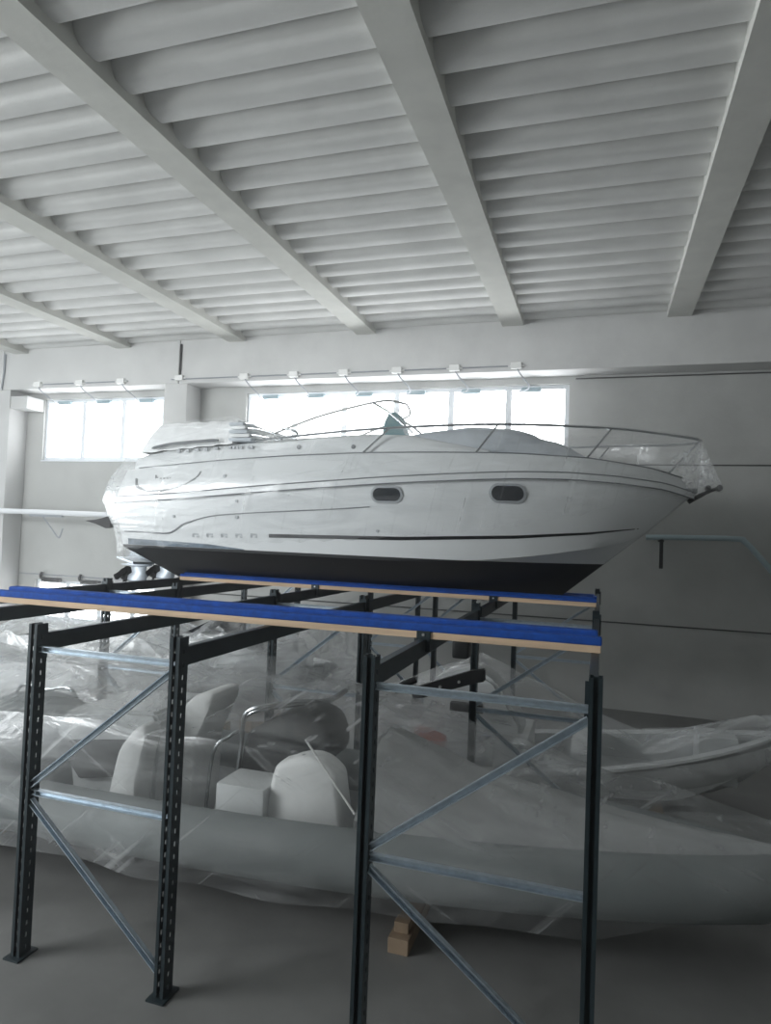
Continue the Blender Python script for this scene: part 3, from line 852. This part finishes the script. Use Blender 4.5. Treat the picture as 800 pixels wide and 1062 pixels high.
def soft_slab(prof, y0, y1, r=.06):
    """cushion-like prism: rounded outline, edges drawn in towards both faces"""
    P = [Vector((x, 0, z)) for x, z in prof]; n = len(P); out = []
    for i in range(n):
        p0, p1, p2, p3 = P[i - 1], P[i], P[(i + 1) % n], P[(i + 2) % n]
        for k in range(4):
            t = k / 4
            out.append(.5 * ((2 * p1) + (p2 - p0) * t + (2 * p0 - 5 * p1 + 4 * p2 - p3) * t * t + (3 * p1 - p0 - 3 * p2 + p3) * t ** 3))
    c = sum(out, Vector()) / len(out)
    bm = bmesh.new(); rows = []
    for f, g in ((0, 1), (.25, .35), (.6, .1), (1, 0)):
        rows.append((y0 + r * f, r * g))
    rows = rows + [(y1 - (y - y0), g) for y, g in rows[::-1]]
    R = grid(bm, [[p + (c - p).normalized() * g + Vector((0, y, 0)) + Vector((0, 0, H)) for p in out] for y, g in rows], close=True)
    bm.faces.new(R[0]); bm.faces.new(R[-1][::-1])
    return bm

def slab_profile(prof, y0, y1, bev=.0):
    """prism: outline in x,z (relative to the eye) extruded along y"""
    bm = bmesh.new(); n = len(prof)
    grid(bm, [[(x, y, zr(z)) for x, z in prof] for y in (y0, y1)], close=True)
    bm.verts.ensure_lookup_table()
    bm.faces.new(bm.verts[0:n]); bm.faces.new(bm.verts[n:2 * n][::-1])
    if bev:
        bmesh.ops.bevel(bm, geom=list(bm.edges), offset=bev, segments=2, affect='EDGES')
    return bm

def cradle(x, yc, w, ztop, label):
    t = thing('boat_cradle', label, 'boat cradle', (x, yc, 0), 'timber boat cradles')
    obj('base_beam', newbox(x - .07, x + .07, yc - w, yc + w, 0, .10, .006), 'timber', t)
    obj('keel_block', newbox(x - .09, x + .09, yc - .16, yc + .16, .10, ztop - .01, .006), 'timber', t)
    for s in (-1, 1):
        obj('side_post', newbox(x - .05, x + .05, yc + s * (w - .12) - .05, yc + s * (w - .12) + .05, .10, ztop + .04, .006), 'timber', t)
    return t

# --- front inflatable under the front bay
YA = 5.15
zgA = zr(-2.30)
A = thing('inflatable_boat', 'grey inflatable boat with white console under film, below the front blue rail', 'boat', (-2.6, YA, .12))
small_hull(A, -6.3, 1.35, YA, .86, .12, zgA, zgA + .12, zr(-2.5))
bm = bmesh.new()
tl = []
for s in (-1, 1):
    pts = []
    for k in range(31):
        u = k / 30; X = -6.5 + 7.75 * u
        b = .88 * (1 - max(0, (u - .35) / .65) ** 2.3) ** .8 if u < 1 else 0
        pts.append((X, YA + s * b, zgA + .08 + .02 * u))
    tl.append(pts)
path = tl[0] + tl[1][-2::-1]
rad = [.05, .14] + [.2] * (len(path) - 4) + [.14, .05]
obj('side_tube', newtube(path, rad, 14), 'ribgrey', A, True, label='grey inflated side tube')
# rounded bow locker / stern dome on the left
bm = bmesh.new(); bmesh.ops.create_uvsphere(bm, u_segments=24, v_segments=12, radius=1)
for v in bm.verts: v.co = Vector((-4.95 + v.co.x * .68, 5.1 + v.co.y * .45, zr(-2.0) + max(v.co.z, -1) * (.42 if v.co.z > 0 else .5)))
obj('stern_locker', bm, 'ribgrey', A, True, label='grey domed stern locker')
obj('grab_rail', newtube(smooth_path([(-5.2, 5.0, zr(-2.3)), (-5.12, 5.0, zr(-1.57)), (-4.8, 5.0, zr(-1.53)), (-4.45, 5.0, zr(-1.55)), (-4.38, 5.0, zr(-2.3))], 5), .016, 7), 'inox', A, True)
cn = obj('console', slab_profile([(-4.42, -1.70), (-4.22, -1.56), (-3.42, -1.52), (-3.36, -1.62), (-3.40, -2.5), (-4.15, -2.5), (-4.22, -1.85), (-4.38, -1.82)], 4.72, 5.5, .025), 'white_grp', A, True)
obj('console_screen', slab_profile([(-4.33, -1.845), (-3.44, -1.73), (-3.56, -2.03), (-4.08, -2.12)], 4.66, 4.73, .01), 'darkcover', cn, label='dark tinted panel on the console')
obj('seat_back', soft_slab([(-3.34, -2.5), (-3.40, -1.80), (-3.37, -1.62), (-3.25, -1.44), (-3.10, -1.37), (-3.02, -1.40), (-3.10, -1.62), (-3.17, -1.85), (-3.22, -2.5)], 4.95, 5.4, .05), 'vinyl', A, True, label='white curved seat back')
obj('seat_back', soft_slab([(-3.62, -2.5), (-3.55, -1.84), (-3.43, -1.62), (-3.32, -1.53), (-3.26, -1.58), (-3.29, -1.76), (-3.40, -2.5)], 4.42, 4.62, .05), 'vinyl', A, True, label='white curved seat back')
for dy, dd in ((0, 0), (.12, .03)):
    P = [(-2.85, 5.0, zr(-2.5)), (-2.77, 5.0, zr(-1.75)), (-2.76, 5.0, zr(-1.56)), (-2.70, 5.0, zr(-1.475)), (-2.55, 5.05, zr(-1.43)), (-2.40, 5.3, zr(-1.44)), (-2.30, 5.7, zr(-1.50)), (-2.24, 6.05, zr(-1.46))]
    obj('arch_tube', newtube(smooth_path([(x - dd * 2, y + dy, z - dd * 2) for x, y, z in P], 5), .017, 8), 'inox', A, True, label='bent stainless arch tube')
obj('arch_tube', newtube(smooth_path([(-3.02, 4.9, zr(-2.5)), (-2.98, 4.92, zr(-1.85)), (-2.86, 4.97, zr(-1.70)), (-2.80, 5.0, zr(-1.66))], 5), .015, 8), 'inox', A, True)
obj('console_cover', soft_slab([(-2.83, -2.5), (-2.81, -1.80), (-2.66, -1.62), (-2.36, -1.49), (-2.12, -1.53), (-2.03, -1.72), (-2.06, -1.86), (-2.2, -1.95), (-2.42, -2.5)], 5.1, 5.6, .05), 'darkcover', A, True, label='charcoal covered helm console')
obj('cool_box', newbox(-2.70, -2.30, 4.52, 4.88, zr(-2.5), zr(-1.90), .02), 'white_grp', A, True, label='plain white box')
obj('seat_back', soft_slab([(-2.32, -2.5), (-2.29, -1.83), (-2.17, -1.70), (-1.98, -1.65), (-1.82, -1.71), (-1.75, -1.86), (-1.73, -2.5)], 4.6, 4.85, .05), 'vinyl', A, True, label='white rounded seat back')
obj('antenna', newtube([(-2.0, 4.55, zr(-1.50)), (-1.58, 4.50, zr(-1.95))], .008, 6), 'pvc', A)
obj('engine_cowl', lump(-6.35, -5.75, 4.9, 5.4, zr(-2.5), zr(-1.6), .12), 'darkcover', A, True)
bm = bmesh.new(); rows = []
for k in range(25):
    X = -1.55 + 2.85 * k / 24
    b = .86 * max(0, 1 - max(0, ((X + 6.3) / 7.65 - .35) / .65) ** 2.3) ** .8
    zrid = interp([(-1.55, -1.54), (-.8, -1.77), (.16, -1.90), (1.35, -1.98)], X); row = []
    for q in range(-10, 11):
        f = q / 10
        row.append((X, YA + b * f * .98, zr(zrid - .42 * abs(f) ** 2.2 + .012 * math.sin(q * 1.7 + k * .8))))
    rows.append(row)
R = grid(bm, rows); bm.faces.new(R[0])
obj('bow_cover', bm, 'coverlight', A, True, label='pale grey cover over the bow')
for x in (-5.0, -1.2): cradle(x, YA, .78, .13, 'low timber cradle under the grey inflatable, %s' % ('towards its stern' if x < -3 else 'towards its bow'))

# --- white open boat at the rear right
YBt = 7.95
Bt = thing('open_boat', 'white open boat under film on the floor below the bow, to the right', 'boat', (-.6, YBt, .08))
zgB = zr(-2.50)
small_hull(Bt, -2.55, 1.95, YBt, .86, .08, zgB, zgB + .60, zr(-2.58))
obj('bench', newbox(-.25, .05, 7.4, 8.5, zr(-2.58), zr(-2.18), .04), 'white_grp', Bt, True)
obj('bow_box', newbox(1.02, 1.40, 7.75, 8.15, zr(-2.45), zr(-1.95), .03), 'white_grp', Bt, True)
obj('bench', newbox(-1.05, -.70, 7.4, 8.5, zr(-2.58), zr(-2.17), .04), 'white_grp', Bt, True)
obj('console', slab_profile([(-1.95, -2.58), (-1.93, -1.80), (-1.75, -1.60), (-1.35, -1.48), (-1.10, -1.62), (-.80, -2.05), (-.72, -2.58)], 7.75, 8.25, .04), 'white_grp', Bt, True)
obj('grab_bracket', newbox(-1.55, -1.18, 7.45, 7.55, zr(-1.92), zr(-1.83), .01), 'black', Bt)
bm = newbox(-1.9, -1.55, 7.18, 7.42, zr(-2.26), zr(-2.13), .05)
for v in bm.verts: v.co.z -= (v.co.x + 1.72) * .25
tag(obj('life_vest', bm, 'orange', None, True), 'crumpled orange-red life vest inside the white open boat', 'life vest')
for x in (-1.9, .6): cradle(x, YBt, .75, .09, 'low timber cradle under the white open boat, %s' % ('stern end' if x < -1 else 'bow end'))
# tilted outboard bracket beside the third post
t = thing('outboard_motor', 'dark tilted outboard leg hanging behind the front rail', 'outboard motor', (-1.5, 6.45, zr(-1.3)))
bm = slab_profile([(-1.72, -1.50), (-1.62, -1.44), (-1.12, -1.245), (-1.0, -1.22), (-1.0, -1.34), (-1.12, -1.36), (-1.58, -1.55), (-1.68, -1.57)], 6.36, 6.44, .012)
obj('leg', bm, 'blackplastic', t, True)
obj('tilt_clamp', newbox(-1.30, -1.14, 6.25, 6.45, zr(-1.13), zr(-.95), .03), 'blackplastic', t, True)
obj('mount_arm', newtube([(-1.22, 6.35, zr(-1.10)), (-1.20, 6.35, zr(-.84))], .035, 8), 'blackplastic', t, True)
for bx, bz in ((-1.60, -1.485), (-1.42, -1.425), (-1.24, -1.36)):
    obj('bolt', newtube([(bx, 6.34, zr(bz)), (bx, 6.37, zr(bz))], .022 if bx < -1.5 else .014, 8), 'zincbolt', t)
obj('hinge', newtube([(-1.86, 6.30, zr(-1.50)), (-1.78, 6.35, zr(-1.44)), (-1.66, 6.37, zr(-1.38))], .035, 8), 'blackplastic', t, True)

# --- shrouded boat at the rear left
YD = 8.2
D = thing('shrouded_boat', 'pale boat hull shrouded in film at the rear left, before the low window', 'boat', (-6, YD, .3))
zgD = zr(-1.85)
small_hull(D, -8.9, -3.15, YD, .92, .3, zgD, zgD + .15, zr(-2.1))
obj('cabin', slab_profile([(-6.2, -2.0), (-6.0, -1.55), (-5.2, -1.40), (-4.3, -1.38), (-3.9, -1.75), (-3.6, -2.0)], 7.75, 8.65, .05), 'white_grp', D, True)
obj('mast_crutch', newtube([(-4.35, 7.8, zr(-1.5)), (-4.35, 7.8, zr(-1.2))], .025, 8), 'inox', D)
obj('windscreen', slab_profile([(-5.3, -1.42), (-5.05, -1.42), (-4.8, -1.22), (-4.85, -1.20)], 7.85, 8.55), 'tintglass', D)
for x in (-7.6, -4.4): cradle(x, YD, .8, .31, 'low timber cradle under the shrouded boat at the rear, %s' % ('stern end' if x < -6 else 'bow end'))

# --- film tents over them
def tent(name, label, x0, x1, yc, half, base, supports, hem, m, seed, nx=110, ny=44, crease=.02):
    rnd = random.Random(seed)
    ph = [(rnd.uniform(3, 9), rnd.uniform(-6, 6), rnd.uniform(0, 6.28), rnd.uniform(.4, 1)) for _ in range(9)]
    rows = []
    for i in range(nx + 1):
        X = x0 + (x1 - x0) * i / nx; hw = interp(half, X); row = []
        bz = interp(base, X); hz = interp(hem, X)
        for j in range(ny + 1):
            s = -1 + 2 * j / ny
            ss = s / .8
            if abs(ss) <= 1:
                Y = yc + hw * ss
                z = bz
                for sx, sy, h, kx, ky in supports:
                    d = math.hypot((X - sx) * kx, (Y - sy) * ky)
                    a = math.atan2((Y - sy) * ky, (X - sx) * kx)
                    z = max(z, h - d - .05 * math.sin(min(d, 1) * math.pi) + crease * math.sin(a * 13 + sx) * min(d * 2, 1))
            else:
                Y = yc + hw * math.copysign(1, s) * (1 + .05 * (abs(ss) - 1))
                f = (abs(ss) - 1) / .25
                z = bz + (hz - bz) * f
            z += crease * .5 * sum(w * math.sin(p * X + q * Y + c) for p, q, c, w in ph) / 2
            row.append((X, Y, zr(z)))
        rows.append(row)
    bm = bmesh.new(); grid(bm, rows)
    return tag(obj(name, bm, m, None, True), label, 'plastic sheet')
tent('plastic_sheet', 'milky plastic sheet tented over the grey inflatable in front', -6.6, 1.62, YA,
     [(-6.6, 1.02), (-2, 1.10), (0, .85), (1.0, .45), (1.62, .05)],
     [(-6.6, -1.5), (-3, -1.44), (-1.6, -1.47), (-.8, -1.72), (.16, -1.85), (1.62, -1.92)],
     [(-4.05, 5.1, -.98, .22, .5), (-5.4, 5.0, -1.12, .25, .5), (-2.55, 5.15, -1.05, .25, .5), (-2.0, 5.3, -1.18, .55, .5)],
     [(-6.6, -2.5), (0, -2.35), (1.62, -2.1)], 'film_front', 5, crease=.03)
tent('plastic_sheet', 'milky plastic sheet with radiating folds over the shrouded boat at rear left', -9.1, -2.85, YD - .1,
     [(-9.1, .9), (-4, 1.0), (-3.3, .8), (-2.85, .1)],
     [(-9.1, -1.65), (-2.5, -1.6)],
     [(-4.35, 7.8, -.88, .75, .45), (-6.0, 7.8, -1.05, .4, .45), (-3.3, 7.9, -.95, .5, .45), (-7.5, 7.8, -1.2, .4, .45)],
     [(-9.1, -2.3), (-2.5, -2.2)], 'film', 9, crease=.05)
tent('plastic_sheet', 'milky plastic sheet falling from a peak over the white open boat', -2.75, 2.12, YBt - .05,
     [(-2.75, .7), (-1, .92), (.6, .8), (1.5, .45), (2.12, .05)],
     [(-2.75, -2.25), (0, -2.3), (1.2, -2.03), (1.75, -1.75), (2.12, -1.85)],
     [(-1.35, 8.2, -1.36, .42, .55), (-2.1, 8.0, -1.85, .5, .55), (1.6, 8.0, -1.72, .35, .5)],
     [(-2.75, -2.6), (.5, -2.55), (1.5, -2.15), (2.12, -1.95)], 'film_thin', 13, crease=.018)

hz = newbox(XL - 3, XR + 2, Y0 - 2, YW + 1.5, -.6, zr(5.2))  # scattering volume added to imitate lens glare around the windows
hm = bpy.data.materials.new('window_glow_volume'); hm.use_nodes = True
nt = hm.node_tree; nt.nodes.remove(nt.nodes['Principled BSDF'])
vs_ = nt.nodes.new('ShaderNodeVolumeScatter'); vs_.inputs['Density'].default_value = .014; vs_.inputs['Anisotropy'].default_value = .75
nt.links.new(vs_.outputs[0], nt.nodes['Material Output'].inputs['Volume'])
tag(obj('haze', hz, hm), 'thin haze added to imitate lens glare around the bright windows', 'haze', None, 'stuff')

# ------------------------------------------------------------------ light and camera
w = bpy.data.worlds.new('daylight'); sc.world = w; w.use_nodes = True
bg = w.node_tree.nodes['Background']; bg.inputs[0].default_value = (.88, .96, 1.0, 1); bg.inputs[1].default_value = .6

def area(name, loc, target, size, sy, power, col):
    l = bpy.data.lights.new(name, 'AREA'); l.shape = 'RECTANGLE'; l.size = size; l.size_y = sy; l.energy = power; l.color = col
    o = bpy.data.objects.new(name, l); COL.objects.link(o); o.location = loc
    o.rotation_euler = (Vector(target) - Vector(loc)).to_track_quat('-Z', 'Y').to_euler()
    return o
area('added_key_high_left', (-11.5, -2.4, 5.9), (-4, 9, 2.6), 5, 1.6, 560, (.94, .98, 1.0))  # unseen area lamp added high left, so the boat shades the lower right

area('added_fill_low_left', (-14.5, -2.2, 2.2), (-5, 9, 6.2), 4, 3.5, 430, (.94, .98, 1.0))  # second added lamp, low left and aimed up to brighten the ceiling

cam = bpy.data.cameras.new('camera'); co = bpy.data.objects.new('camera', cam); COL.objects.link(co)
cam.sensor_fit = 'HORIZONTAL'; cam.sensor_width = 36; cam.lens = 36 * 700 / 800
cam.clip_start = .05; cam.clip_end = 200
y_, p_, r_ = (math.radians(v) for v in (17.75, 1.95, 2.2))
fwd = Vector((-math.sin(y_) * math.cos(p_), math.cos(y_) * math.cos(p_), math.sin(p_)))
right = Vector((math.cos(y_), math.sin(y_), 0)); up = right.cross(fwd)
r2 = right * math.cos(r_) + up * math.sin(r_); u2 = -right * math.sin(r_) + up * math.cos(r_)
mw = Matrix((r2, u2, -fwd)).transposed().to_4x4(); mw.translation = Vector((0, 0, H))
co.matrix_world = mw
sc.camera = co

sc.view_settings.view_transform = 'Standard'; sc.view_settings.look = 'None'
sc.view_settings.gamma = 1; sc.view_settings.exposure = 0.65; sc.view_settings.use_curve_mapping = False
sc.cycles.use_denoising = True
sc.cycles.max_bounces = 8; sc.cycles.transparent_max_bounces = 24
sc.cycles.sample_clamp_indirect = 6
